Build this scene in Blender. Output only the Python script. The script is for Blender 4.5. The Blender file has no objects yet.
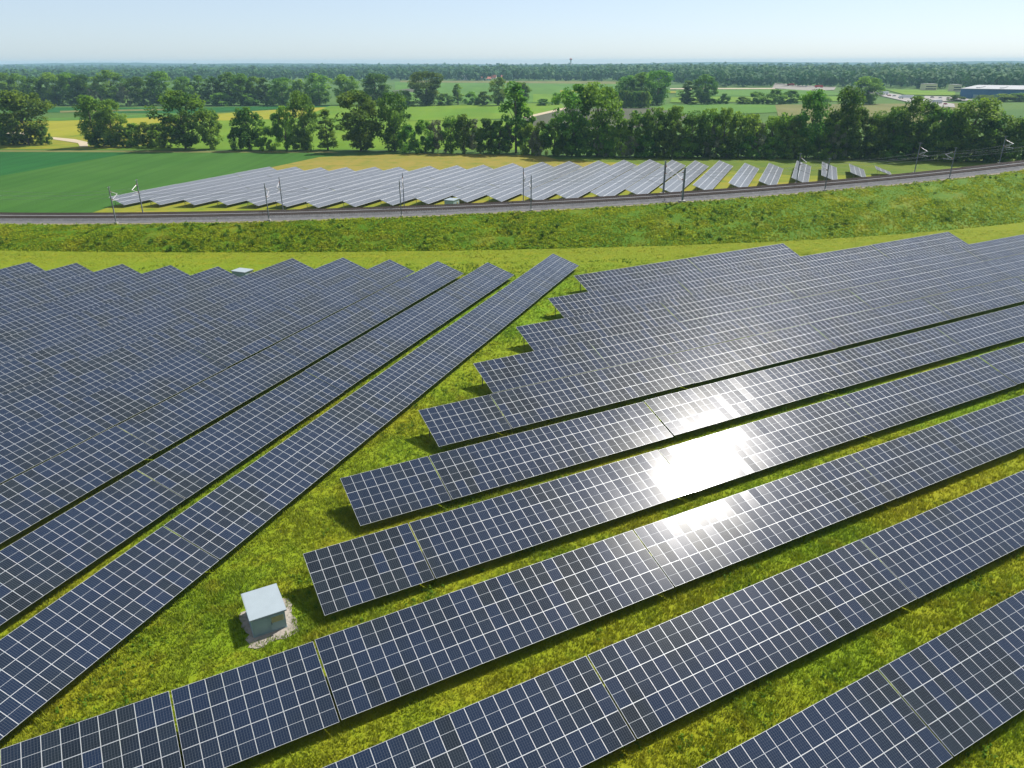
import bpy, math, random
import numpy as np
from mathutils import Matrix, Vector
random.seed(7); rng = np.random.default_rng(7)
R = math.radians
scene = bpy.context.scene
col = scene.collection

# ------------------------------------------------------------------ camera
F_PX, PITCH, ROLL, CAM_H = 739.08, 0.41053, -0.00297, 40.0
AZ_R, AZ_L, SLOPE, TILT, ZLOW = 1.0736, 0.37448, 6.107, 0.34204, 0.9
MW = 1.02                     # panel pitch along a row
SP = SLOPE / 3                # panel pitch up the slope
cp, sp_ = math.cos(PITCH), math.sin(PITCH)
cam_d = bpy.data.cameras.new('camera'); cam = bpy.data.objects.new('camera', cam_d); col.objects.link(cam)
right, up, back = Vector((1, 0, 0)), Vector((0, sp_, cp)), Vector((0, -cp, sp_))
cr, sr = math.cos(ROLL), math.sin(ROLL)
r2, u2 = right * cr + up * sr, up * cr - right * sr
m = Matrix((r2, u2, back)).transposed().to_4x4(); m.translation = (0, 0, CAM_H)
cam.matrix_world = m
cam_d.sensor_width = 36; cam_d.lens = F_PX / 1024 * 36
cam_d.clip_start = 1; cam_d.clip_end = 40000
scene.camera = cam

def ray(px, py):
    u, v = (px - 512) / F_PX, (py - 384) / F_PX
    u, v = u * cr + v * sr, -u * sr + v * cr
    return np.array([u, cp - v * sp_, -sp_ - v * cp])
def at(px, py, z=0.0):                      # where a line of sight meets the height z
    d = ray(px, py); return np.array([0, 0, CAM_H]) + d * ((z - CAM_H) / d[2])
def shown(x, y, z=0.0):                     # picture position of points
    x, y, z = np.asarray(x, float), np.asarray(y, float), np.asarray(z, float) - CAM_H
    Z = y * cp - z * sp_; Y = y * sp_ + z * cp
    Z = np.where(Z < 1, 1e-3, Z)
    return 512 + F_PX * x / Z, 384 - F_PX * Y / Z, Z
def height_at(P, py):                       # height of something at P whose top shows at py
    d = ray(shown(P[0], P[1])[0], py); return CAM_H + d[2] * math.hypot(P[0], P[1]) / math.hypot(d[0], d[1])
def depth(P): return P[1] * cp + CAM_H * sp_

# ------------------------------------------------------------------ helpers
def tag(o, label=None, cat=None, group=None, kind=None):
    if label: o['label'] = label
    if cat: o['category'] = cat
    if group: o['group'] = group
    if kind: o['kind'] = kind
    return o
def empty(name, loc=(0, 0, 0), rz=0.0):
    o = bpy.data.objects.new(name, None); col.objects.link(o)
    o.location = loc; o.rotation_euler = (0, 0, rz); o.empty_display_size = .3
    return o
def new_obj(name, me, parent=None, loc=(0, 0, 0), rot=(0, 0, 0)):
    o = bpy.data.objects.new(name, me); col.objects.link(o)
    o.parent = parent; o.location = loc; o.rotation_euler = rot
    return o
class MB:
    def __init__(s): s.v, s.f, s.m = [], [], []
    def face(s, pts, mi=0):
        n = len(s.v); s.v += [tuple(p) for p in pts]; s.f.append(tuple(range(n, n + len(pts)))); s.m.append(mi)
    def box(s, c, d, mi=0, rz=0.0):
        x, y, z = d[0] / 2, d[1] / 2, d[2] / 2; n = len(s.v); a, b = math.cos(rz), math.sin(rz)
        for i in (-1, 1):
            for j in (-1, 1):
                for k in (-1, 1):
                    s.v.append((c[0] + i * x * a - j * y * b, c[1] + i * x * b + j * y * a, c[2] + k * z))
        for q in ((0, 1, 3, 2), (4, 6, 7, 5), (0, 4, 5, 1), (2, 3, 7, 6), (0, 2, 6, 4), (1, 5, 7, 3)):
            s.f.append(tuple(n + t for t in q)); s.m.append(mi)
        return s
    def tube(s, a, b, ra, rb=None, n=6, mi=0, cap=True):
        rb = ra if rb is None else rb
        a, b = Vector(a), Vector(b); d = (b - a).normalized()
        p = d.orthogonal().normalized(); q = d.cross(p); k = len(s.v)
        for c, r in ((a, ra), (b, rb)):
            for i in range(n):
                t = 2 * math.pi * i / n; s.v.append(tuple(c + (p * math.cos(t) + q * math.sin(t)) * r))
        for i in range(n):
            j = (i + 1) % n; s.f.append((k + i, k + j, k + n + j, k + n + i)); s.m.append(mi)
        if cap:
            s.f.append(tuple(k + i for i in reversed(range(n)))); s.m.append(mi)
            s.f.append(tuple(k + n + i for i in range(n))); s.m.append(mi)
        return s
    def beam(s, a, b, w, h, mi=0):           # rectangular bar between two points
        a, b = Vector(a), Vector(b); d = (b - a).normalized()
        side = d.cross(Vector((0, 0, 1)))
        if side.length < 1e-4: side = Vector((1, 0, 0))
        side.normalize(); u = side.cross(d); k = len(s.v)
        for c in (a, b):
            for i, j in ((-1, -1), (1, -1), (1, 1), (-1, 1)):
                s.v.append(tuple(c + side * i * w / 2 + u * j * h / 2))
        for q in ((3, 2, 1, 0), (4, 5, 6, 7), (0, 1, 5, 4), (1, 2, 6, 5), (2, 3, 7, 6), (3, 0, 4, 7)):
            s.f.append(tuple(k + t for t in q)); s.m.append(mi)
        return s
    def mesh(s, name, mats):
        me = bpy.data.meshes.new(name); me.from_pydata(s.v, [], s.f)
        for mt in (mats if isinstance(mats, (list, tuple)) else [mats]): me.materials.append(mt)
        me.polygons.foreach_set('material_index', s.m); me.update(); return me
    def obj(s, name, mats, parent=None, loc=(0, 0, 0), rot=(0, 0, 0)):
        return new_obj(name, s.mesh(name, mats), parent, loc, rot)
def np_mesh(name, V, k, mats, midx=None, attrs=None):    # V: (faces*k, 3) loose polygons of k corners
    V = np.ascontiguousarray(V, np.float32).reshape(-1, 3); nf = len(V) // k
    me = bpy.data.meshes.new(name); me.vertices.add(len(V)); me.vertices.foreach_set('co', V.ravel())
    me.loops.add(nf * k); me.loops.foreach_set('vertex_index', np.arange(nf * k, dtype=np.int32))
    me.polygons.add(nf); me.polygons.foreach_set('loop_start', np.arange(0, nf * k, k, dtype=np.int32))
    for mt in mats: me.materials.append(mt)
    if midx is not None: me.polygons.foreach_set('material_index', np.asarray(midx, np.int32))
    for an, av in (attrs or {}).items():
        a = me.attributes.new(an, 'FLOAT', 'FACE'); a.data.foreach_set('value', np.asarray(av, np.float32))
    me.update(calc_edges=True); me.validate(); return me

def vnoise(x, y, s, seed):
    r = np.random.default_rng(seed); g = r.random((256, 256)); fx, fy = x / s + 90, y / s + 90; i, j = np.floor(fx).astype(int), np.floor(fy).astype(int); a, b = fx - i, fy - j; a, b = a * a * (3 - 2 * a), b * b * (3 - 2 * b)
    G = lambda p, q: g[p % 256, q % 256]
    return G(i, j) * (1 - a) * (1 - b) + G(i + 1, j) * a * (1 - b) + G(i, j + 1) * (1 - a) * b + G(i + 1, j + 1) * a * b

# ------------------------------------------------------------------ materials
class NT:
    def __init__(s, name):
        s.mat = bpy.data.materials.new(name); s.mat.use_nodes = True; s.t = s.mat.node_tree; s.n = s.t.nodes
        s.b = s.n['Principled BSDF']; s.out = s.n['Material Output']
    def add(s, t, **kw):
        n = s.n.new(t)
        for k, v in kw.items(): setattr(n, k, v)
        return n
    def link(s, a, b): s.t.links.new(a, b)
    def val(s, sock, v):
        if hasattr(v, 'is_linked') or hasattr(v, 'links'): s.link(v, sock)
        else: sock.default_value = v
    def math(s, op, a, b=0.0, c=None, clamp=False):
        n = s.add('ShaderNodeMath', operation=op, use_clamp=clamp); s.val(n.inputs[0], a); s.val(n.inputs[1], b)
        if c is not None: s.val(n.inputs[2], c)
        return n.outputs[0]
    def mix(s, f, a, b):
        n = s.add('ShaderNodeMix', data_type='RGBA'); s.val(n.inputs[0], f)
        for i, v in ((6, a), (7, b)):
            if isinstance(v, tuple): n.inputs[i].default_value = (*v[:3], 1)
            else: s.link(v, n.inputs[i])
        return n.outputs[2]
    def pos(s): return s.add('ShaderNodeNewGeometry').outputs['Position']
    def noise(s, scale, detail=3, rough=.55, vec=None, stretch=None):
        n = s.add('ShaderNodeTexNoise'); n.inputs['Scale'].default_value = scale
        n.inputs['Detail'].default_value = detail; n.inputs['Roughness'].default_value = rough
        v = vec if vec is not None else s.pos()
        if stretch:
            mp = s.add('ShaderNodeMapping'); mp.inputs['Rotation'].default_value = (0, 0, stretch[0]); mp.inputs['Scale'].default_value = stretch[1]
            s.link(v, mp.inputs['Vector']); v = mp.outputs[0]
        s.link(v, n.inputs['Vector']); return n.outputs['Fac']
    def ramp(s, fac, lo, hi):
        n = s.add('ShaderNodeMapRange'); n.inputs['From Min'].default_value = lo; n.inputs['From Max'].default_value = hi
        s.link(fac, n.inputs['Value']); return n.outputs[0]
    def attr(s, name): return s.add('ShaderNodeAttribute', attribute_name=name).outputs['Fac']
    def objrand(s): return s.add('ShaderNodeObjectInfo').outputs['Random']
    def base(s, c, rough=.8, spec=.3, metal=0.0):
        if isinstance(c, tuple): s.b.inputs['Base Color'].default_value = (*c, 1)
        else: s.link(c, s.b.inputs['Base Color'])
        s.b.inputs['Roughness'].default_value = rough; s.b.inputs['Specular IOR Level'].default_value = spec
        s.b.inputs['Metallic'].default_value = metal; return s
    def bump(s, h, strength=.4, dist=.1):
        n = s.add('ShaderNodeBump'); n.inputs['Strength'].default_value = strength; n.inputs['Distance'].default_value = dist
        s.link(h, n.inputs['Height']); s.link(n.outputs[0], s.b.inputs['Normal'])
def worn(name, c, rough=.6, metal=0.0, amt=.25, scale=2.0, spec=.3):
    t = NT(name); n = t.ramp(t.noise(scale, 4), .35, .7)
    t.base(t.mix(n, tuple(x * (1 - amt) for x in c), tuple(min(1, x * (1 + amt * .5)) for x in c)), rough, spec, metal)
    return t.mat
M = {}
M['alu'] = worn('aluminium', (.46, .475, .49), .42, .2, .12)
M['steel'] = worn('galvanised_steel', (.30, .31, .32), .5, .6, .25)
M['mast'] = worn('mast_steel', (.20, .22, .235), .55, .2, .3, 1.0)
M['mast_light'] = worn('pale_tube', (.52, .50, .51), .45, .1, .1)
M['insul'] = worn('insulator_brown', (.25, .13, .09), .3)
M['wall_grey'] = worn('grey_green_render', (.27, .36, .385), .7, 0, .08, 1.5)
M['door_grey'] = worn('louvre_door', (.46, .42, .22), .5, .2, .12, 3)
M['roof_pale'] = worn('pale_roof', (.27, .315, .34), .5, 0, .05, 1.2)
M['white_metal'] = worn('white_sheet', (.74, .76, .76), .5, 0, .06)
M['concrete'] = worn('concrete', (.38, .36, .33), .85)
M['handle'] = worn('dark_handle', (.05, .05, .05), .4)
M['rail'] = worn('rail_steel', (.13, .085, .06), .5, .3)
M['sleeper'] = worn('sleeper', (.10, .085, .075), .9)
M['red_roof'] = worn('red_tiles', (.42, .13, .08), .8)
M['plaster'] = worn('white_plaster', (.72, .70, .66), .8)
M['plaster_y'] = worn('cream_plaster', (.78, .70, .48), .8)
M['blue_wall'] = worn('blue_cladding', (.05, .155, .30), .5)
M['white_roof'] = worn('white_membrane', (.26, .265, .275), .6)
M['glass_dark'] = worn('dark_glass', (.02, .03, .04), .15)
M['rubber'] = worn('tyre', (.02, .02, .02), .8)
CAR = {k: worn('paint_' + k, c, .3, 0, .05) for k, c in dict(white=(.75, .75, .75), silver=(.45, .46, .48), red=(.45, .03, .03), black=(.02, .02, .025), blue=(.04, .1, .3)).items()}

def solar_glass(name='solar_glass', painted_sheen=0.0):
    t = NT(name); uv = t.add('ShaderNodeUVMap').outputs[0]
    sx = t.add('ShaderNodeSeparateXYZ'); t.link(uv, sx.inputs[0]); u, v = sx.outputs[0], sx.outputs[1]
    def lines(c, n, w):
        f = t.math('FRACT', t.math('MULTIPLY', c, n)); d = t.math('ABSOLUTE', t.math('SUBTRACT', f, .5))
        return t.math('GREATER_THAN', d, .5 - w / 2)
    colx, rowy = lines(u, 6, .07), lines(v, 12, .03)
    mid = t.math('LESS_THAN', t.math('ABSOLUTE', t.math('SUBTRACT', v, .5)), .0055)
    ex = t.math('GREATER_THAN', t.math('ABSOLUTE', t.math('SUBTRACT', u, .5)), .4955)
    ey = t.math('GREATER_THAN', t.math('ABSOLUTE', t.math('SUBTRACT', v, .5)), .4975)
    white = t.math('MAXIMUM', mid, t.math('MAXIMUM', ex, ey))
    rnd = t.math('FRACT', t.math('ADD', t.attr('panel'), t.objrand()))
    rnd2 = t.math('FRACT', t.math('MULTIPLY', rnd, 17.31))
    blue = t.math('GREATER_THAN', rnd, .72)
    patch = t.ramp(t.noise(.09, 2), .42, .62)
    c = t.mix(rnd2, (.0055, .0095, .0150), (.0095, .0150, .0210))
    c = t.mix(t.math('MULTIPLY', t.math('ADD', blue, patch, clamp=True), .75), c, (.007, .0165, .043))
    c = t.mix(t.math('MULTIPLY', t.math('MAXIMUM', colx, rowy), .75), c, (.105, .118, .14))
    c = t.mix(white, c, (.40, .42, .44))
    if painted_sheen:                                                     # grazing sky sheen painted into the glass colour, with wide pale frame joints
        c = t.mix(painted_sheen, c, (.112, .122, .140))
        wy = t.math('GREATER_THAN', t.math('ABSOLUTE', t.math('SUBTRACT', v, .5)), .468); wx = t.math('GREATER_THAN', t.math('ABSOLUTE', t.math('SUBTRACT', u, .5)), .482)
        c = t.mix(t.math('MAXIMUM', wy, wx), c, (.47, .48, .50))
    t.base(c, .30 if painted_sheen else .058, .22 if painted_sheen else .30); t.b.inputs['Coat Weight'].default_value = 0 if painted_sheen else .13; t.b.inputs['Coat Roughness'].default_value = .22; t.b.inputs['Coat IOR'].default_value = 1.45; t.b.inputs['Sheen Weight'].default_value = .14; t.b.inputs['Sheen Roughness'].default_value = .35; t.b.inputs['Sheen Tint'].default_value = (.94, .95, 1, 1)
    n = t.noise(1.3, 2); t.bump(n, .07, .02)
    return t.mat
M['glass'] = solar_glass(); M['glass_sheen_painted'] = solar_glass('painted_sheen_solar_glass', .8)

def leaf_mat(name, dark, light, dry=None, trans=.25, objvar=.5, lift=.45):
    t = NT(name); a = t.attr('tint'); n = t.noise(.25, 2)
    f = t.math('ADD', t.math('MULTIPLY', a, .7), t.math('MULTIPLY', t.math('SUBTRACT', n, .5), .8), clamp=True)
    c = t.mix(f, dark, light)
    if objvar:
        h = t.add('ShaderNodeHueSaturation'); r = t.objrand()
        t.link(t.math('ADD', t.math('MULTIPLY', r, .05 * objvar), .5 - .025 * objvar), h.inputs['Hue'])
        t.link(t.math('ADD', t.math('MULTIPLY', t.math('FRACT', t.math('MULTIPLY', r, 7.7)), .9 * objvar), 1 - .45 * objvar), h.inputs['Value'])
        t.link(c, h.inputs['Color']); c = h.outputs[0]
    if dry: c = t.mix(t.math('MULTIPLY', t.ramp(t.noise(.13, 3), .54, .76), .38), c, dry)
    t.base(c, .75, .12)
    gm = t.add('ShaderNodeNewGeometry'); va = t.add('ShaderNodeVectorMath', operation='MULTIPLY_ADD'); t.link(gm.outputs['Normal'], va.inputs[0]); va.inputs[1].default_value = (1, 1, 1); va.inputs[2].default_value = (0, 0, lift)
    vn = t.add('ShaderNodeVectorMath', operation='NORMALIZE'); t.link(va.outputs[0], vn.inputs[0]); t.link(vn.outputs[0], t.b.inputs['Normal'])
    tr = t.add('ShaderNodeBsdfTranslucent'); t.link(c, tr.inputs['Color'])
    mx = t.add('ShaderNodeMixShader'); mx.inputs[0].default_value = trans
    t.link(t.b.outputs[0], mx.inputs[1]); t.link(tr.outputs[0], mx.inputs[2]); t.link(mx.outputs[0], t.out.inputs[0])
    return t.mat
M['leaf'] = leaf_mat('tree_leaves', (.055, .150, .015), (.260, .415, .032), trans=.5, lift=.9, objvar=.8)
M['leaf_pale'] = leaf_mat('pale_leaves', (.10, .13, .06), (.30, .31, .17), objvar=.3)
M['leaf_light'] = leaf_mat('fresh_leaves', (.05, .10, .012), (.15, .21, .02), objvar=.3)
M['forest'] = leaf_mat('forest_leaves', (.022, .09, .024), (.075, .155, .032), objvar=0)
M['bark'] = worn('bark', (.12, .10, .075), .9)

def grass_colour(t, extra=None):
    n1, n2, n3 = t.noise(.055, 3), t.noise(.35, 4, .65), t.noise(1.6, 3)
    sx = t.add('ShaderNodeSeparateXYZ'); t.link(t.pos(), sx.inputs[0])
    far = t.ramp(sx.outputs[1], 70, 115)
    c = t.mix(t.ramp(n1, .38, .62), (.240, .245, .009), (.155, .236, .008))
    c = t.mix(t.math('MULTIPLY', far, .55), c, (.112, .232, .008))
    c = t.mix(t.math('MULTIPLY', t.ramp(sx.outputs[1], 138, 165), .8), c, (.155, .180, .008))
    c = t.mix(t.math('MULTIPLY', t.ramp(n2, .52, .72), .5), c, (.270, .230, .012))
    c = t.mix(t.math('MULTIPLY', t.ramp(n2, .44, .28), .38), c, (.075, .185, .008))
    c = t.mix(t.math('MULTIPLY', t.ramp(n3, .6, .8), .2), c, (.30, .24, .03))
    return c
def meadow():
    t = NT('meadow_soil'); c = grass_colour(t)
    c = t.mix(.12, c, (.06, .08, .012)); t.base(c, .95, .1); t.bump(t.noise(2.2, 5, .7), .8, .25); return t.mat
M['meadow'] = meadow()
def blades():
    t = NT('grass_blades'); c = grass_colour(t); a = t.attr('tint')
    h = t.add('ShaderNodeHueSaturation'); t.link(c, h.inputs['Color'])
    t.link(t.math('ADD', t.math('MULTIPLY', a, .5), .98), h.inputs['Value'])
    t.link(t.math('ADD', t.math('MULTIPLY', a, -.03), .515), h.inputs['Hue'])
    t.base(h.outputs[0], .7, .15)
    tr = t.add('ShaderNodeBsdfTranslucent'); t.link(h.outputs[0], tr.inputs['Color'])
    gm = t.add('ShaderNodeNewGeometry'); va = t.add('ShaderNodeVectorMath', operation='MULTIPLY_ADD'); t.link(gm.outputs['Normal'], va.inputs[0]); va.inputs[1].default_value = (.5, .5, .5); va.inputs[2].default_value = (0, 0, .9)
    vn = t.add('ShaderNodeVectorMath', operation='NORMALIZE'); t.link(va.outputs[0], vn.inputs[0]); t.link(vn.outputs[0], t.b.inputs['Normal'])
    mx = t.add('ShaderNodeMixShader'); mx.inputs[0].default_value = .35
    t.link(t.b.outputs[0], mx.inputs[1]); t.link(tr.outputs[0], mx.inputs[2]); t.link(mx.outputs[0], t.out.inputs[0])
    return t.mat
M['blades'] = blades()
M['weeds'] = leaf_mat('weeds', (.105, .225, .010), (.50, .52, .016), dry=(.48, .36, .035), trans=.45, objvar=0, lift=2.0)
def field(name, a, b, scale=.03, stripes=None, c3=None):
    t = NT(name); n = t.ramp(t.noise(scale, 4, .6), .35, .65); c = t.mix(n, a, b)
    if c3: c = t.mix(t.ramp(t.noise(scale * 3.3, 3), .5, .7), c, c3)
    if stripes: c = t.mix(t.math('MULTIPLY', t.ramp(t.noise(1, 2, .5, None, (stripes[0], (stripes[1], .004, 1))), .42, .6), stripes[2]), c, tuple(x * .6 for x in a))
    t.base(c, .95, .1); t.bump(t.noise(1.2, 3, .7), .5, .3); return t.mat
M['far_ground'] = field('farmland', (.045, .10, .018), (.075, .13, .022), .006)
M['crop_dark'] = field('dark_crop', (.012, .078, .014), (.016, .09, .016), .03, (-1.2, .25, .3))
M['crop_mid'] = field('grain_crop', (.032, .098, .012), (.044, .115, .016), .02, (-1.2, .3, .3))
M['gold'] = field('dry_grass', (.22, .175, .035), (.18, .165, .028), .05, None, (.13, .15, .02))
M['yellow_green'] = field('yellow_green_meadow', (.15, .18, .012), (.22, .19, .02), .04, None, (.10, .15, .012))
M['strip'] = field('mown_grass', (.135, .175, .008), (.165, .175, .010), .05, None, (.10, .15, .008))
M['bright'] = field('bright_meadow', (.088, .180, .010), (.125, .195, .012), .012, (.5, .05, .3))
M['bright_dark'] = field('green_meadow', (.062, .145, .018), (.082, .165, .020), .012, (.3, .04, .3))
M['verge'] = field('verge_grass', (.080, .125, .012), (.11, .135, .016), .05, None, (.06, .11, .012))
M['rape'] = field('ripe_crop', (.20, .21, .012), (.25, .225, .018), .012, (-1.4, .05, .25))
M['earth'] = field('bare_field', (.085, .085, .060), (.075, .088, .045), .015, (.9, .08, .4))
M['brown_green'] = field('stubble', (.12, .13, .035), (.15, .14, .05), .015, (.4, .06, .3))
M['track'] = field('dirt_track', (.42, .34, .24), (.36, .31, .22), .2)
M['yard'] = field('yard_gravel', (.25, .225, .20), (.21, .20, .17), .05)
M['asphalt'] = field('pale_asphalt', (.30, .28, .26), (.24, .23, .22), .05)
M['ballast'] = field('ballast_stone', (.105, .105, .108), (.145, .142, .143), .6, None, (.085, .083, .085))
M['shoulder'] = field('gravel_shoulder', (.24, .20, .15), (.19, .17, .11), .15, None, (.12, .13, .03))
M['gravel'] = field('gravel', (.33, .29, .25), (.26, .23, .20), .9, None, (.20, .185, .155))
M['hill'] = field('wooded_hill', (.022, .055, .03), (.03, .065, .03), .002)

# ------------------------------------------------------------------ ground and fields
def sheet(name, pts, z, mat, kind='structure'):
    mb = MB(); mb.face([(p[0], p[1], z) for p in pts]); return tag(mb.obj(name, mat), kind=kind)
mb = MB(); NG = 12
mb.face([(-9000, -250, 0), (9000, -250, 0), (9000, 9500, 0), (-9000, 9500, 0)])
tag(mb.obj('ground', M['far_ground']), kind='structure')
zc = [0.02]
def pfield(name, px, mat, dz=.03):
    zc[0] += dz
    P = [at(*p)[:2] for p in px]
    area = sum(P[i][0] * P[(i + 1) % len(P)][1] - P[(i + 1) % len(P)][0] * P[i][1] for i in range(len(P)))
    if area < 0: P = P[::-1]
    return sheet(name, P, zc[0], M[mat])
# solar park meadow
sheet('meadow', [(-330, -60), (330, -60), (330, 330), (150, 205), (60, 182), (0, 176), (-330, 176)], .006, M['meadow'])
pfield('grain_field', [(-420, 176), (0, 176), (90, 158), (150, 150), (335, 152), (330, 166), (240, 178), (60, 232), (-420, 240)], 'crop_mid', .004)
pfield('dark_crop_field', [(-520, 151), (-10, 151), (150, 150), (90, 160), (0, 176), (-420, 190)], 'crop_dark', .004)
pfield('array_meadow', [(70, 220), (110, 207), (260, 170), (420, 160), (1100, 158), (1300, 200), (700, 214)], 'yellow_green', .004)
pfield('dry_grass_strip', [(250, 172), (320, 157), (420, 153.5), (540, 155.5), (560, 160), (640, 166), (420, 180)], 'gold', .004)
pfield('hedge_verge', [(-300, 149), (0, 150), (330, 151.5), (340, 153), (0, 152), (-300, 151)], 'brown_green', .004)
pfield('verge_meadow', [(560, 158.5), (760, 157), (1100, 158), (1250, 170), (800, 176)], 'verge', .004)
# beyond the tree line
pfield('rough_meadow', [(-300, 146), (-100, 120), (420, 116), (560, 124), (560, 150), (-300, 149)], 'bright', .01)
pfield('ripe_field', [(-200, 140), (-150, 118), (100, 119.5), (200, 115), (330, 106), (330, 111), (290, 119), (200, 121), (120, 130), (60, 137)], 'rape')
pfield('yellow_meadow', [(-200, 149), (-100, 137), (40, 137), (100, 134), (150, 124), (185, 124), (180, 140), (120, 149)], 'yellow_green')
pfield('green_strip', [(-100, 118), (60, 118), (200, 112), (200, 115.5), (60, 121), (-100, 121)], 'bright_dark')
pfield('dark_green_strip', [(40, 107.5), (195, 108), (330, 105), (330, 107), (190, 113.5), (40, 112.5)], 'crop_dark')
pfield('stubble_strip', [(60, 112.8), (165, 110.5), (165, 109), (60, 111)], 'brown_green')
pfield('dirt_path', [(-60, 130), (24, 133), (26, 136.5), (-60, 133.5)], 'track')
pfield('dirt_path', [(50, 137.3), (75, 139.6), (88, 142.6), (88, 147), (80, 147), (78, 143.5), (50, 139.2)], 'track')
pfield('bright_field', [(300, 119), (330, 106), (410, 105.5), (530, 103.5), (562, 104), (565, 108.5), (525, 117.5), (470, 121), (400, 121)], 'bright')
pfield('bare_field', [(527, 118.5), (567, 109.2), (650, 108), (690, 109), (700, 119), (620, 130), (520, 128)], 'earth')
pfield('field_path', [(523, 117.2), (566, 107.6), (569, 108.7), (526, 118.8)], 'track')
pfield('green_field', [(655, 108), (668, 104), (800, 104.5), (800, 112), (690, 116)], 'bright_dark')
pfield('stubble_field', [(775, 105), (960, 103.5), (1000, 112), (930, 124), (780, 124)], 'brown_green')
pfield('striped_field', [(395, 103), (395, 82), (560, 81), (660, 82), (660, 100), (560, 103)], 'bright_dark')
pfield('bare_patch', [(392, 91), (412, 88.5), (416, 92), (395, 94)], 'earth')
pfield('pale_strip', [(400, 80.8), (640, 81.5), (650, 84.5), (530, 83.5), (400, 82.5)], 'brown_green')
pfield('meadow_strip', [(533, 94.5), (640, 96), (640, 101.5), (533, 102.5)], 'bright')
pfield('bright_field', [(560, 90.5), (700, 91.5), (690, 93.5), (560, 92.5)], 'yellow_green')
pfield('lush_field', [(672, 98), (710, 97), (860, 96.5), (860, 101.5), (670, 103)], 'bright')
pfield('lush_field', [(676, 90), (800, 89.5), (830, 91), (845, 96), (676, 97)], 'bright_dark')
pfield('farm_road', [(670, 88.6), (775, 88.4), (775, 89.4), (670, 89.6)], 'track')
pfield('distant_yard', [(775, 83.2), (800, 85.5), (836, 87.3), (834, 90.4), (810, 91), (772, 88.6)], 'yard')
pfield('motorway', [(868, 91.5), (880, 92.4), (906, 96), (930, 100.5), (954, 104.6), (955, 108), (940, 107.4), (910, 103), (888, 98), (870, 94.2)], 'asphalt')
pfield('car_park', [(925, 96.5), (958, 97.5), (975, 101), (940, 102), (922, 99)], 'asphalt')
pfield('park_meadow', [(885, 90), (955, 91), (955, 96), (905, 95.3)], 'bright')

# ------------------------------------------------------------------ railway embankment
ctl = [(-30, 225, 3.6), (0, 224.3, 3.9), (100, 224.2, 4.25), (200, 223, 4.7), (310, 220.4, 5.1), (400, 217, 5.4), (512, 212.4, 5.8), (600, 208.3, 6.15), (684, 203, 6.5), (770, 196.8, 7.0), (850, 189.4, 7.6), (940, 180.2, 8.3), (1024, 171, 9.0)]
K = np.array([[*at(a, b, e)[:2], e] for a, b, e in ctl])
PY, PE = np.polyfit(K[:, 0], K[:, 1], 4), np.polyfit(K[:, 0], K[:, 2], 2)
foot = np.array([at(*p)[:2] for p in [(0, 250), (100, 252), (200, 252.5), (300, 252), (400, 251), (500, 249.5), (600, 248), (700, 245), (800, 240), (900, 234), (1024, 222)]])
PF = np.polyfit(foot[:, 0], foot[:, 1], 4)
XL, XR = K[0, 0], K[-1, 0]
def ext(P, x):
    x = np.asarray(x, float); xc = np.clip(x, XL, XR)
    return np.polyval(P, xc) + np.polyval(np.polyder(P), xc) * (x - xc)
XF = foot[-1, 0]
def footy(x):
    x = np.asarray(x, float); xc = np.clip(x, XL, XF)
    return np.polyval(PF, xc) + np.polyval(np.polyder(PF), xc) * (x - xc)
WID = 13.0
def edge(x):                                   # near top edge, its normal (away from the camera) and height
    y = ext(PY, x); d = (ext(PY, x + .5) - ext(PY, x - .5)); l = np.hypot(1, d)
    e = np.maximum(np.clip(ext(PE, x), 2.0, 12.0), 0)
    return y, -d / l, 1 / l, e
xs = np.linspace(-300, 420, 145)
ey, nx, ny, ee = edge(xs)
def line_at(off, dz=0.0): return np.stack([xs + nx * off, ey + ny * off, ee + dz], 1)
fy = np.minimum(footy(xs), ey - 2.2 * ee)
near_foot = np.stack([xs, fy, np.full_like(xs, -.05)], 1)
near_edge, far_edge = line_at(0), line_at(WID)
far_foot = line_at(WID) + np.stack([nx, ny, ny * 0], 1) * (2.2 * ee)[:, None]; far_foot[:, 2] = -.05
def strip(name, rows, mat, subdiv_noise=0.0, kind='structure'):
    mb = MB(); n = len(rows[0])
    for a, b in zip(rows[:-1], rows[1:]):
        for i in range(n - 1): mb.face([a[i], a[i + 1], b[i + 1], b[i]])
    o = mb.obj(name, mat); tag(o, kind=kind); return o
def lerp(a, b, t): return a * (1 - t) + b * t
rows = []
for t in np.linspace(0, 1, 9):
    r = lerp(near_foot, near_edge, t).copy(); r[:, 2] += .5 * math.sin(math.pi * t) + (rng.normal(0, .12, len(r)) if 0 < t < 1 else 0); rows.append(r)
strip('embankment', rows + [far_edge, far_foot], M['weeds'])
strip('ballast_shoulder', [line_at(-.3, .012), line_at(1.3, .012)], M['shoulder'])
prof = [(1.3, .02), (3.6, .10), (4.6, .55), (7.9, .62), (8.1, .62), (11.6, .55), (12.6, .06), (12.9, .012)]
strip('ballast_bed', [line_at(o, z) for o, z in prof], M['ballast'])
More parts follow.
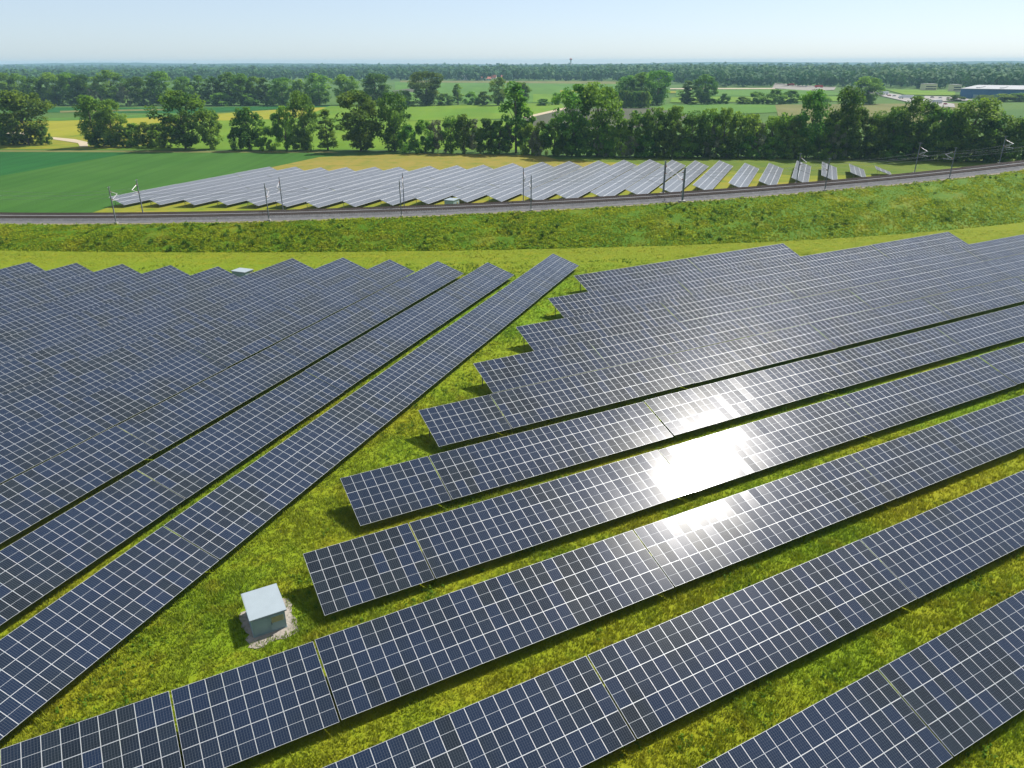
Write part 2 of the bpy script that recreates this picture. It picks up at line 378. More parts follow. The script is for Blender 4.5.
for lab, off, w in (('nearer railway track with rust brown rails along the ballast', 6.0, 'a'), ('farther railway track with rust brown rails beside the array', 10.4, 'b')):
    tr = tag(empty('railway_track'), lab, 'railway track', 'railway tracks on the embankment')
    for g in (-.75, .75):
        mb = MB(); a, b = line_at(off + g - .06, .84), line_at(off + g + .06, .84); c, d = line_at(off + g - .06, .66), line_at(off + g + .06, .66)
        for i in range(len(xs) - 1):
            mb.face([a[i], a[i + 1], b[i + 1], b[i]]); mb.face([c[i], c[i + 1], a[i + 1], a[i]]); mb.face([b[i], b[i + 1], d[i + 1], d[i]])
        mb.obj('rail', M['rail'], tr)
    mb = MB()
    s = np.concatenate([[0], np.cumsum(np.hypot(np.diff(xs), np.diff(ey)))])
    for q in np.arange(0, s[-1], .62):
        x = np.interp(q, s, xs); y, a, b, e = (np.interp(x, xs, v) for v in (ey, nx, ny, ee))
        if not (-220 < x < 300): continue
        mb.box((x + a * off, y + b * off, e + .6), (.28, 2.5, .13), 0, math.atan2(-a, b))
    tag(mb.obj('sleeper_band', M['sleeper'], tr), kind='stuff')

# ------------------------------------------------------------------ catenary masts
def mast_protos(h):
    d = {}
    mb = MB(); mb.box((0, 0, h / 2), (.15, .03, h)); mb.box((-.09, 0, h / 2), (.03, .2, h)); mb.box((.09, 0, h / 2), (.03, .2, h))
    d['pole'] = mb.mesh('mast_pole', M['mast'])
    mb = MB(); mb.box((0, 0, .2), (.8, .8, .5)); d['base'] = mb.mesh('mast_base', M['concrete'])
    mb = MB()
    mb.tube((0, .16, h - .5), (0, 3.0, h - 1.5), .07); mb.tube((0, .16, h - 2.6), (0, 3.0, h - 1.5), .075)
    mb.tube((0, .16, h - 2.7), (0, 3.4, h - 2.8), .05); mb.tube((0, 1.7, h - 2.75), (0, 2.2, h - 1.85), .04)
    d['arm'] = mb.mesh('mast_arm', M['mast_light'])
    mb = MB()
    for k in range(5): mb.tube((0, .2 + k * .09, h - .52 - k * .032), (0, .25 + k * .09, h - .537 - k * .032), .13, n=8)
    for k in range(5): mb.tube((0, .2 + k * .09, h - 2.565 + k * .034), (0, .25 + k * .09, h - 2.545 + k * .034), .13, n=8)
    d['ins'] = mb.mesh('mast_insulator', M['insul'])
    mb = MB(); mb.box((0, 0, h + .35), (.16, .16, .7)); mb.tube((0, -.7, h + .55), (0, .7, h + .55), .05); d['top'] = mb.mesh('mast_top', M['mast'])
    return d
MP = mast_protos(8.2)
near_px = [115, 269, 402, 532, 684, 827, 952, 1040]
nearn = ['before the green crop field', 'before the array, second on that side from the picture\'s left edge', 'before the middle of the far array', 'beside the widest gap in front of the far array',
         'casting its shadow down the weedy bank', 'before the small tilted tables', 'below the dark wood edge', 'at the far bend']
names = ['pale mast on the near side of the railway, before the green crop field', 'mast on the near side of the railway, second from the crop field',
         'mast on the near side of the railway, just left of the white cabinet', 'mast on the near side of the railway, next right of the white cabinet',
         'mast on the near side of the railway, casting its shadow down the weedy bank', 'mast on the near side of the railway, before the separate small tables',
         'mast on the near side of the railway, standing past the last small table', 'mast on the near side of the railway, at the bend by the wood']
stations = []
for px, lab in zip(near_px, names):
    g = np.linspace(-200, 300, 4001); y, a, b, e = edge(g); X = shown(g, y, e)[0]; x = g[np.argmin(abs(X - px))]
    stations.append(x)
def put_mast(x, off, flip, lab, k):
    y, a, b, e = (float(v) for v in edge(np.float64(x)))
    rz = math.atan2(-a, b) + (math.pi if flip else 0)
    o = tag(empty('catenary_mast', (x + a * off, y + b * off, e), rz), lab, 'railway mast', 'overhead line masts along the railway')
    o.scale = (2.0 if k == 4 else 1, 1.7 if k == 4 else 1, 1 + .03 * random.uniform(-1, 1))
    for n, key in (('pole', 'pole'), ('base', 'base'), ('cantilever', 'arm'), ('pole_cap', 'top')):
        c = new_obj(n, MP[key], o)
        if n == 'cantilever': new_obj('insulator', MP['ins'], c)
for k, (x, lab) in enumerate(zip(stations, names)):
    put_mast(x, .8, False, lab, k)
    put_mast(x + .3, WID + .2, True, lab.replace('near side', 'far side').replace('casting its shadow down the weedy bank', 'opposite the mast shadowing the bank'), k)
for off, side in ((4.2 - .2, 'nearer'), (WID - 3.2, 'farther')):
    for hh, nm, ds in ((5.5, 'contact', 'lower contact'), (6.9, 'catenary', 'upper carrying')):
        mb = MB(); S = [stations[0] - 40] + stations + [stations[-1] + 40]; P = []
        for a0, b0 in zip(S[:-1], S[1:]):
            for q in range(6):
                x = a0 + (b0 - a0) * q / 6; y, a, b, e = (float(v) for v in edge(np.float64(x)))
                sag = (4 * (q / 6) * (1 - q / 6)) * (.9 if nm == 'catenary' else .1)
                P.append((x + a * off, y + b * off, e + hh - sag))
        for p, q in zip(P[:-1], P[1:]): mb.tube(p, q, .022, n=4, cap=False)
        tag(mb.obj('overhead_wire', M['steel']), f'{ds} wire hung from the masts over the {side} track', 'wire', 'overhead wires above the tracks')

# ------------------------------------------------------------------ solar tables
def module_geo():
    w, l, t, fr = MW - .008, SP - .010, .04, .0135
    x0, y0 = w / 2, l / 2; xi, yi = x0 - fr, y0 - fr
    q = []                                           # (corner list, material)
    q.append(([(-xi, -yi, 0), (xi, -yi, 0), (xi, yi, 0), (-xi, yi, 0)], 0))
    q.append(([(-x0, -y0, 0), (x0, -y0, 0), (xi, -yi, 0), (-xi, -yi, 0)], 1))
    q.append(([(x0, -y0, 0), (x0, y0, 0), (xi, yi, 0), (xi, -yi, 0)], 1))
    q.append(([(x0, y0, 0), (-x0, y0, 0), (-xi, yi, 0), (xi, yi, 0)], 1))
    q.append(([(-x0, y0, 0), (-x0, -y0, 0), (-xi, -yi, 0), (-xi, yi, 0)], 1))
    for a, b in (((-x0, -y0), (x0, -y0)), ((x0, -y0), (x0, y0)), ((x0, y0), (-x0, y0)), ((-x0, y0), (-x0, -y0))):
        q.append(([(*b, 0), (*a, 0), (*a, -t), (*b, -t)], 1))
    q.append(([(-x0, y0, -t), (x0, y0, -t), (x0, -y0, -t), (-x0, -y0, -t)], 2))
    return np.array([c for c, _ in q], float), np.array([m_ for _, m_ in q])
MODV, MODM = module_geo()
M['backsheet'] = worn('backsheet', (.45, .45, .46), .6)
MATS3 = [M['glass'], M['alu'], M['backsheet']]
def set_uv(me, nmod):
    uv = me.uv_layers.new(name='UVMap'); a = np.zeros((nmod, len(MODM), 4, 2), np.float32)
    a[:, 0] = np.array([(0, 0), (1, 0), (1, 1), (0, 1)]); uv.data.foreach_set('uv', a.ravel())
mod_mesh = np_mesh('solar_panel', MODV.reshape(-1, 3), 4, MATS3, MODM, {'panel': np.zeros(len(MODM))}); set_uv(mod_mesh, 1)
st_, ct_ = math.sin(TILT), math.cos(TILT)
def jitter_rot(n, s):
    a = rng.normal(0, s * .7, (n, 2)); a[:, 1] += np.repeat(rng.normal(0, s * 1.3, n // 3), 3); R_ = np.zeros((n, 3, 3))
    R_[:, 0, 0] = R_[:, 1, 1] = R_[:, 2, 2] = 1; R_[:, 0, 2] = a[:, 1]; R_[:, 2, 0] = -a[:, 1]; R_[:, 1, 2] = -a[:, 0]; R_[:, 2, 1] = a[:, 0]
    return R_
surf_cache = {}
def surface_mesh(n, var):
    if (n, var) in surf_cache: return surf_cache[(n, var)]
    N = n * 3; ii, jj = np.meshgrid(np.arange(n), np.arange(3), indexing='ij'); ii, jj = ii.ravel(), jj.ravel()
    V = np.einsum('nab,qkb->nqka', jitter_rot(N, .0008 if var == 9 else .005), MODV)
    V[..., 0] += ((ii + .5) * MW)[:, None, None]; V[..., 1] += ((jj + .5) * SP)[:, None, None]
    Y, Z = V[..., 1].copy(), V[..., 2].copy(); V[..., 1] = Y * ct_ - Z * st_; V[..., 2] = ZLOW + Y * st_ + Z * ct_
    me = np_mesh('panel_surface', V.reshape(-1, 3), 4, [M['glass_sheen_painted'], M['alu'], M['backsheet']] if var == 9 else MATS3, np.tile(MODM, N), {'panel': np.repeat(rng.random(N), len(MODM))}); set_uv(me, N)
    surf_cache[(n, var)] = me; return me
def trestle_mesh():
    mb = MB(); zz = lambda s: ZLOW + s * st_ - .16; yy = lambda s: s * ct_
    mb.beam((0, yy(1.2), -.1), (0, yy(1.2), zz(1.2)), .12, .08); mb.beam((0, yy(4.7), -.1), (0, yy(4.7), zz(4.7)), .12, .08)
    mb.beam((0, yy(.15), zz(.15)), (0, yy(5.95), zz(5.95)), .07, .12); mb.beam((0, yy(4.65), .8), (0, yy(2.9), zz(2.9)), .06, .06)
    return mb.mesh('support_trestle', M['steel'])
TRE = trestle_mesh()
purl = {}
def purlin_mesh(n):
    if n not in purl:
        mb = MB(); mb.beam((.05, 0, 0), (n * MW - .05, 0, 0), .06, .07); purl[n] = mb.mesh('purlin', M['steel'])
    return purl[n]
far_cache = {}
def whole_table_mesh(n):
    if n in far_cache: return far_cache[n]
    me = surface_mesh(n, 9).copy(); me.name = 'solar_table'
    import bmesh
    bm = bmesh.new(); bm.from_mesh(me); k = max(2, round(n / 5)); t_ = bmesh.new(); t_.from_mesh(TRE)
    for q in range(k):
        x = .8 + (n * MW - 1.6) * q / (k - 1); mp = {v: bm.verts.new(v.co + Vector((x, 0, 0))) for v in t_.verts}
        for f in t_.faces: bm.faces.new([mp[v] for v in f.verts]).material_index = 3
    bm.to_mesh(me); bm.free(); t_.free(); me.materials.append(M['steel']); far_cache[n] = me; return me
def frame_of(az): return np.array([math.sin(az), math.cos(az)]), np.array([math.cos(az), -math.sin(az)])
TABLES = []                                          # (az, perp, start, n)
def in_view(az, c, s, n, pad=12):
    u, nn = frame_of(az)
    for a in np.linspace(s, s + n * MW, 7):
        for o, z in ((0, ZLOW), (-SLOPE * ct_, ZLOW + SLOPE * st_)):
            P = u * a + nn * (c + o); X, Y, Z = shown(P[0], P[1], z)
            if Z > 5 and -pad < X < 1024 + pad and -pad < Y < 768 + pad: return True
    return False
ORD = ['first', 'second', 'third', 'fourth', 'fifth', 'sixth', 'seventh', 'eighth', 'ninth', 'tenth', 'eleventh', 'twelfth', 'thirteenth', 'fourteenth', 'fifteenth',
       'sixteenth', 'seventeenth', 'eighteenth', 'nineteenth', 'twentieth', 'twenty-first', 'twenty-second', 'twenty-third', 'twenty-fourth', 'twenty-fifth', 'twenty-sixth', 'twenty-seventh', 'twenty-eighth', 'twenty-ninth', 'thirtieth']
TENS = {2: 'twent', 3: 'thirt', 4: 'fort', 5: 'fift', 6: 'sixt', 7: 'sevent', 8: 'eight', 9: 'ninet'}
def ordinal(k):
    if k < len(ORD): return ORD[k]
    k += 1
    return TENS[k // 10] + ('ieth' if k % 10 == 0 else 'y-' + ORD[k % 10 - 1])
def put_table(az, c, s, n, level, label, group):
    u, nn = frame_of(az); P = u * s + nn * c; rz = math.pi / 2 - az
    TABLES.append((az, c, s, n))
    dz = random.uniform(-.05, .05); roll = random.uniform(-.0015, .0015)
    if level == 2:
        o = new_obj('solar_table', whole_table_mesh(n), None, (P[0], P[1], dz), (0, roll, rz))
        return tag(o, label, 'solar table', group)
    o = tag(empty('solar_table', (P[0], P[1], dz), rz), label, 'solar table', group); o.rotation_euler = (0, roll, rz)
    if level == 0:
        for i in range(n):
            cj = random.gauss(0, .005)
            for j in range(3):
                ss = (j + .5) * SP
                new_obj('solar_panel', mod_mesh, o, ((i + .5) * MW, ss * ct_, ZLOW + ss * st_), (TILT + random.gauss(0, .0045), cj + random.gauss(0, .0045), 0))
    else:
        new_obj('panel_surface', surface_mesh(n, random.randrange(4)), o)
    k = max(3, round(n / (3.2 if level == 0 else 4.5)))
    for q in range(k): new_obj('support_trestle', TRE, o, (.7 + (n * MW - 1.4) * q / (k - 1), 0, 0))
    for ss in (.5, 1.55, 2.5, 3.6, 4.5, 5.6): 
        if level == 0 or ss in (.5, 2.5, 5.6): new_obj('purlin', purlin_mesh(n), o, (0, ss * ct_, ZLOW + ss * st_ - .085))
    return o
GAP = .14
T27 = 27 * MW + GAP; T9 = 9 * MW + GAP
right_rows = {  # row: (perp, start, [sizes])
 1: (-15.59, 11.6, [27, 27]), 2: (-25.93, 23.0 - T27, [27] * 4), 3: (-36.27, -11.6, [9, 9, 27, 27, 27, 27]), 4: (-46.66, 8.8, [9] + [27] * 6),
 5: (-57.02, 15.0, [9] + [27] * 6), 6: (-67.53, 27.4, [9] + [27] * 7), 7: (-77.6, 39.3, [18] + [27] * 8), 8: (-88.05, 51.6, [27] * 9), 9: (-98.45, 63.6, [27] * 4), 10: (-108.7, 75.5, [27] * 2)}
for r, (c, s, sizes) in right_rows.items():
    for k, n in enumerate(sizes):
        if in_view(AZ_R, c, s, n):
            near = r <= 3 or (r == 4 and k < 3) or (r == 5 and k < 2)
            what = 'short nine column table' if n == 9 else 'dark blue solar table'
            glare = ''
            if r == 2: k2 = k
            put_table(AZ_R, c, s, n, 0 if near else 1, f'{what}, {ORD[k]} from the aisle in the {ORD[r-1]} nearest right row' + glare, 'solar tables right of the grass aisle')
        s += n * MW + GAP
left_c = dict(enumerate([-42.45, -52.41, -62.35, -72.25, -82.0, -91.8, -101.6, -111.2, -120.9, -130.4, -140.1], 1))
left_end = {1: 146.2, 2: 135.1, 3: 132.6, 4: 129.9, 5: 127.7, 6: 123.9, 7: 113.1, 8: 110.4, 9: 107.6, 10: 104.9, 11: 102, 12: 99}
for i in range(1, 12):
    g = 39.4 + 6.6 * (i - 1); spans = []
    if i <= 3:                                       # rows with an open joint partway along
        s = g
        while left_end[i] - s > 30 * MW: spans.append((s, 27)); s += 27 * MW + .012
        n = int((left_end[i] - s) / MW + .5)
        if n > 3: spans.append((s, n))
        b = g - GAP; step = 27 * MW + GAP
    else: b = left_end[i]; step = 27 * MW + .012
    while b > -20: spans.insert(0, (b - 27 * MW, 27)); b -= step
    spans = spans[::-1]
    for k, (s, n) in enumerate(spans):
        if in_view(AZ_L, left_c[i], s, n):
            near = (i == 1 and s < 60) or (i == 2 and s < 46) or (i == 3 and s < 40)
            put_table(AZ_L, left_c[i], s, n, 0 if near else 1, f'slate blue solar table, {ORD[k]} from the embankment, {ORD[i-1]} row left of the aisle', 'solar tables left of the grass aisle')
fn = [-191.2, -181.2, -171.2, -161.8, -152.3, -143.4, -133.4, -124, -115, -106, -96.3, -86.8, -76, -67, -57.3, -48.2, -39, -29.8, -19.3, -10.3, -.2, 9.4, 19.3, 28.4]
fu0 = [167.5, 171.5, 174.9, 178.3, 180.5, 182.5, 184, 189, 195.4, 201.1, 208, 212.5, 216, 221.2, 227.5, 236.1, 243.8, 253, 261.4, 270, 281.8, 291.6, 302.9, 315.5]
fu1 = [243.3, 246.4, 248.7, 252.2, 257, 260.5, 266.8, 271.7, 277.9, 286.4, 294.3, 300.7, 306.2, 312.5, 318, 319, 319.5, 324, 319, 322, 334, 334, 330.5, 326.5]
for i, (c, a, b) in enumerate(zip(fn, fu0, fu1)):
    L = b - a; sizes = []; s = a; k = 0
    while b - s > 4 * MW:
        n = min(27, int((b - s) / MW + .3))
        if b - s - n * MW < 6 * MW and n == 27: n = int((b - s) / MW + .3) if (b - s) < 33 * MW else 27
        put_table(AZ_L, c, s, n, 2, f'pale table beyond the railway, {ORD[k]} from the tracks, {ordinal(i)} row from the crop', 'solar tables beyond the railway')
        s += n * MW + GAP; k += 1

# ------------------------------------------------------------------ transformer huts
def hut(P, rz, lab, w=2.62, d=3.4, h=1.8):
    o = tag(empty('transformer_hut', (P[0], P[1], 0), rz), lab, 'transformer hut', 'small transformer huts of the solar park')
    mb = MB(); mb.box((0, 0, h / 2 - .1), (w - .16, d - .2, h - .2)); mb.box((0, 0, .04), (w - .1, d - .12, .16)); mb.obj('wall', M['wall_grey'], o)
    mb = MB(); mb.box((0, 0, h - .06), (w + .12, d + .12, .12)); mb.face([(-w/2, -d/2, h+.003), (w/2, -d/2, h+.003), (w/2, d/2, h+.018), (-w/2, d/2, h+.018)]); mb.obj('roof', M['roof_pale'], o)
    y = -(d - .2) / 2
    mb = MB(); mb.box((.62, y - .02, .86), (1.02, .04, 1.35)); dr = mb.obj('door', M['wall_grey'], o)
    mb = MB()
    for k in range(7): mb.box((.64, y - .055, .92 + k * .075), (.92, .035, .045))
    mb.obj('louvre', M['door_grey'], dr)
    mb = MB(); mb.box((.17, y - .06, .85), (.03, .05, .22)); mb.obj('handle', M['handle'], dr)
    mb = MB(); mb.box((-.62, y - .02, .86), (1.02, .04, 1.35)); mb.obj('door', M['wall_grey'], o)
    return o
uR, nR = frame_of(AZ_R); uL, nL = frame_of(AZ_L)
hutP = uR * 4.86 + nR * -49.4
hut(hutP, math.pi / 2 - AZ_R, 'grey green transformer hut with pale flat roof on gravel in the grass aisle')
pts = []
for k in range(40):
    a = 2 * math.pi * k / 40; q = (abs(math.cos(a)) ** 9 + abs(math.sin(a)) ** 9) ** (-1 / 9)
    lx, ly = 1.95 * q * math.cos(a) * (1 + .07 * rng.normal()), 2.3 * q * math.sin(a) * (1 + .06 * rng.normal())
    P = hutP + uR * (lx + .15) - nR * (ly - .35); pts.append(P)
sheet('gravel_pad', pts, .05, M['gravel'])
P = at(242, 269.5, 1.9)[:2]; hut(P, math.pi / 2 - AZ_L, 'white roofed hut between the ends of two left rows below the embankment')
P = at(452, 206.5, 0)[:2]; hut(P, math.pi / 2 - AZ_L, 'small white hut between the railway and the far solar tables', 4.2, 3.2, 2.2)
g = at(42, 216.5, 3.0)
mb = MB(); mb.box((0, 0, .6), (2.2, 1.2, 1.2)); mb.box((0, 0, 1.24), (2.3, 1.3, .08)); mb.box((0, -.62, .6), (.9, .03, .9))
tag(mb.obj('trackside_cabinet', M['white_metal'], None, (g[0], g[1] + 1.0, 2.2)), 'tiny white trackside cabinet beside the rails by the green crop field', 'cabinet')

# ------------------------------------------------------------------ trees
def quads(C, Nn, size, aspect=1.0):
    n = len(C); Nn = Nn / (np.linalg.norm(Nn, axis=1, keepdims=True) + 1e-9)
    r = rng.normal(size=(n, 3)); A = np.cross(Nn, r); A /= np.linalg.norm(A, axis=1, keepdims=True) + 1e-9; B = np.cross(Nn, A)
    s = (size * rng.uniform(.6, 1.35, n))[:, None] / 2
    return np.stack([C - A * s - B * s * aspect * .5, C + A * s * .6 - B * s * aspect, C + A * s + B * s * aspect * .6, C - A * s * .5 + B * s * aspect], 1)
def crown(name, h, w, kind, mat, nclump=60, per=62, leaf=.62):
    """height h, width w; uneven clumps of leaf faces on a vase, round or column outline"""
    cl = []; tries = 0
    while len(cl) < nclump and tries < 9000:
        tries += 1; z = rng.uniform(.03 if kind == 'bush' else .07, 1.0); a = rng.uniform(0, 2 * math.pi)
        if kind == 'vase': prof_ = .40 + .60 * math.sin(min(1, (z - .05) / .65) * math.pi / 2) if z < .7 else math.sqrt(max(0, 1 - ((z - .7) / .32) ** 2))
        elif kind == 'column': prof_ = math.sin(math.pi * min(1, max(0, (z + .12) / 1.16))) ** .6
        elif kind == 'bush': prof_ = math.sqrt(max(0, 1 - (max(0, z - .4) / .62) ** 2)) if z > .4 else .86 + .35 * z
        else: prof_ = math.sqrt(max(0, 1 - ((z - .58) / .45) ** 2))
        prof_ *= 1 + .22 * math.sin(2 * a + 1.3 * z * 5) + .12 * math.sin(5 * a + z * 9)
        rr = prof_ * math.sqrt(rng.uniform(.12, 1.0)) * w / 2 * .9
        c = np.array([rr * math.cos(a), rr * math.sin(a), z * h * .97])
        rad = rng.uniform(.10, .19) * (w + h * .35) * .60
        if all(np.linalg.norm(c - q[0]) > .33 * (rad + q[1]) for q in cl): cl.append((c, rad))
    V, T = [], []
    for c, rad in cl:
        n = int(per * rng.uniform(.7, 1.3)); d = rng.normal(size=(n, 3)); d /= np.linalg.norm(d, axis=1, keepdims=True)
        rr = rad * rng.uniform(.25, 1.08, n) ** .55
        Cc = c + d * rr[:, None] * np.array([1, 1, .8]); Cc[:, 2] = np.clip(Cc[:, 2], .15, h)
        nn = d + rng.normal(0, .55, (n, 3)) + np.array([0, 0, .35])
        V.append(quads(Cc, nn, leaf)); T.append(np.clip(rng.normal(rng.uniform(.05, .95), .15, n), 0, 1))
    V = np.concatenate(V); T = np.concatenate(T)
    return np_mesh(name, V.reshape(-1, 3), 4, [mat], None, {'tint': T}), cl
def trunk(name, h, w, cl, r=.4):
    mb = MB(); top = Vector((rng.normal(0, .3), rng.normal(0, .3), h * .45)); mb.tube((0, 0, -.2), top * .5 + Vector((.1, .05, 0)), r, r * .75, 8); mb.tube(top * .5 + Vector((.1, .05, 0)), top, r * .75, r * .5, 8)
    mb.tube(top, (top.x * 1.3, top.y, h * .85), r * .5, r * .1, 6)
    for c, rad in cl[::3]:
        z0 = min(h * .7, max(h * .12, c[2] * .62)); mb.tube((top.x * z0 / h, top.y * z0 / h, z0), tuple(c), r * .32, r * .06, 5, cap=False)
    return mb.mesh(name, M['bark'])
PROTO = {}
def make_proto(key, h, w, kind, mat, **kw):
    me, cl = crown('tree_crown', h, w, kind, mat, **kw); PROTO[key] = (h, w, me, trunk('tree_trunk', h, w, cl, .42 if h > 12 else .14))
for v in range(4): make_proto(f'vase{v}', 26, 17, 'vase', M['leaf'], nclump=78, per=78, leaf=.72)
for v in range(2): make_proto(f'slim{v}', 24, 9, 'column', M['leaf'], nclump=46, per=70, leaf=.66)
for v in range(3): make_proto(f'round{v}', 16, 13, 'round', M['leaf'], nclump=60, per=72, leaf=.6)
for v in range(3): make_proto(f'bush{v}', 9, 10, 'bush', M['leaf'], nclump=46, per=76, leaf=.5)
make_proto('pale0', 10, 10, 'bush', M['leaf_pale'], nclump=34, per=60, leaf=.55)
make_proto('light0', 10, 10, 'bush', M['leaf_light'], nclump=34, per=60, leaf=.55)
cnt = {}
def tree(P, h, w, key, label, group, cat='tree'):
    if key in ('vase', 'slim', 'round', 'bush'):
        n = {'vase': 4, 'slim': 2, 'round': 3, 'bush': 3}[key]; cnt[key] = cnt.get(key, 0) + 1; key = f'{key}{cnt[key] % n}'
    H, W, cm, tm = PROTO[key]; low = H < 12
    o = tag(empty('bush' if low else 'leafy_tree', (P[0], P[1], 0), random.uniform(0, 6.28)), label, 'bush' if low else cat, group)
    c = new_obj('crown', cm, o); t_ = new_obj('stem' if low else 'trunk', tm, o)
    o.scale = (w / W, w / W, h / H)
    return o
def tree_px(cx, top, base, wpx, key, label, group, dy=0.0):
    P = at(cx, base)[:2]; P = P * (1 + dy); h = height_at(P, top); w = wpx * depth(P) / F_PX
    return tree(P, h * 1.02, w * 1.06, key, label, group)
G1 = 'trees of the hedgerow beyond the far solar array'
near_trees = [
 (2, 96, 144, 34, 'vase', 'leafy tree cut off by the picture edge beside the dirt path'),
 (29, 91, 145, 45, 'vase', 'broad dome shaped tree alone by the dirt path at the crop field edge'),
 (97, 96, 147, 28, 'vase', 'tall tree on the path corner, taller of the close pair'),
 (115, 100, 147, 25, 'vase', 'tree touching the path corner tree, slightly shorter of the pair'),
 (186, 92, 149, 46, 'vase', 'big wide crowned tree behind the crop field with low bushes at its left foot'),
 (213, 109, 149, 25, 'round', 'smaller roundish tree leaning on the big wide crowned tree'),
 (250, 108, 150, 28, 'round', 'mid sized tree behind the grain field before the ripe yellow strip'),
 (287, 107, 150, 24, 'round', 'leafy tree standing just left of a taller pointed one by the grain field'),
 (306, 92, 150, 24, 'vase', 'tall pointed tree where the grain field meets the dry grass'),
 (328, 110, 150, 20, 'slim', 'slender tree beside the tall pointed tree before a bright meadow gap'),
 (361, 92, 151, 46, 'vase', 'large spreading tree behind the dry golden grass with lower left branches'),
 (395, 93, 151, 32, 'vase', 'tall tree just right of the large spreading one above the golden grass'),
 (516, 83, 153, 28, 'slim', 'tall narrow tree rising alone from the hedge behind the golden strip'),
 (572, 86, 156, 36, 'vase', 'left half of the tallest twin trees above the hedge'),
 (597, 84, 156, 42, 'vase', 'right half of the tallest twin trees above the hedge'),
 (806, 91, 158, 32, 'vase', 'tall tree rising from the wood behind the small tilted tables, left of two'),
 (842, 88, 158, 34, 'vase', 'tall tree rising from the wood behind the small tilted tables, right of two'),
 (911, 98, 160, 36, 'vase', 'tall leafy tree in the wood in front of the motorway'),
 (966, 99, 161, 46, 'vase', 'broad tree of the wood below the blue warehouse wall'),
]
for a in near_trees: tree_px(*a, G1)
G2 = 'bushes and low trees of the hedgerow beyond the far array'
low = [(136, 124, 147, 20, 'bush'), (148, 123, 147, 20, 'bush'), (160, 124, 147.5, 22, 'bush'), (168, 127, 147.5, 16, 'light0'), (238, 128, 150, 16, 'bush'),
 (10, 134, 145, 18, 'bush'), (46, 126, 145, 14, 'bush'), (104, 132, 147, 22, 'bush'), (124, 128, 147, 16, 'bush'),
 (267, 127, 150, 26, 'bush'), (300, 132, 150.5, 18, 'bush'), (409, 126, 152.5, 18, 'bush'), (425, 121, 153, 24, 'bush'), (438, 121, 152.5, 20, 'pale0'), (451, 117, 153.5, 22, 'round'),
 (464, 115, 153.5, 20, 'round'), (475, 120, 153, 20, 'pale0'), (486, 120, 154, 24, 'bush'), (499, 122, 154, 22, 'bush'), (506, 124, 153, 16, 'pale0'), (529, 124, 154.5, 22, 'bush'), (541, 122, 155, 18, 'light0'),
 (536, 132, 155.5, 14, 'pale0'), (554, 119, 155.5, 26, 'round'), (566, 130, 156, 22, 'bush'), (584, 132, 156.2, 24, 'bush'), (606, 124, 156.5, 24, 'bush'), (600, 136, 157, 14, 'pale0'), (620, 120, 156.5, 24, 'bush'), (628, 137, 157.3, 18, 'pale0'),
 (637, 112, 156.5, 28, 'round'), (653, 109, 156.5, 28, 'round'), (672, 107, 156.5, 30, 'round'), (690, 112, 157, 28, 'round'), (706, 110, 157, 28, 'round'), (722, 109, 157, 26, 'round'), (738, 113, 157, 28, 'round'), (757, 124, 157.3, 24, 'pale0'),
 (750, 115, 156.5, 24, 'round'), (770, 117, 157.3, 26, 'round'), (784, 114, 157.5, 28, 'round'), (824, 120, 158, 28, 'round'), (861, 118, 158.3, 24, 'light0'), (872, 112, 158, 26, 'round'), (888, 108, 158.5, 30, 'round'), (930, 106, 159.5, 30, 'round'), (946, 110, 160, 26, 'round'),
 (986, 112, 161, 28, 'round'), (1003, 116, 161.5, 30, 'round'), (1022, 112, 162, 30, 'round'), (1044, 112, 163, 34, 'round'), (644, 136, 157.6, 24, 'bush'), (664, 138, 157.6, 24, 'bush'), (684, 138, 157.8, 26, 'bush'), (704, 136, 157.8, 26, 'bush'), (726, 138, 158, 26, 'bush'),
 (748, 137, 158, 24, 'bush'), (772, 138, 158.3, 26, 'bush'), (796, 136, 158.6, 26, 'bush'), (818, 138, 158.8, 26, 'bush'), (844, 136, 159, 28, 'bush'), (870, 138, 159.3, 28, 'bush'), (896, 136, 159.8, 28, 'bush'), (922, 138, 160.3, 28, 'bush'), (948, 138, 160.8, 28, 'bush'), (976, 138, 161.5, 28, 'bush'), (1004, 138, 162, 28, 'bush'),
 (895, 118, 157, 28, 'round'), (877, 122, 158.8, 20, 'light0'), (672, 122, 157.9, 20, 'light0'), (712, 126, 158, 18, 'pale0'), (834, 126, 159.2, 18, 'pale0'), (990, 128, 162, 20, 'light0'), (836, 112, 156, 28, 'round'), (790, 122, 158.4, 22, 'light0'), (955, 122, 160, 24, 'light0'), (918, 126, 160, 20, 'light0')]
for i, (cx, top, base, w, k) in enumerate(sorted(low)):
    kind = {'bush': 'dark green bush', 'pale0': 'pale flowering bush', 'light0': 'fresh light green bush', 'round': 'rounded low tree'}[k]
    tree_px(cx, top, base, w, k, f'{kind}, {ordinal(i)} from the dirt path end of the hedgerow', G2)
G3 = 'trees of the second tree line beyond the meadows'
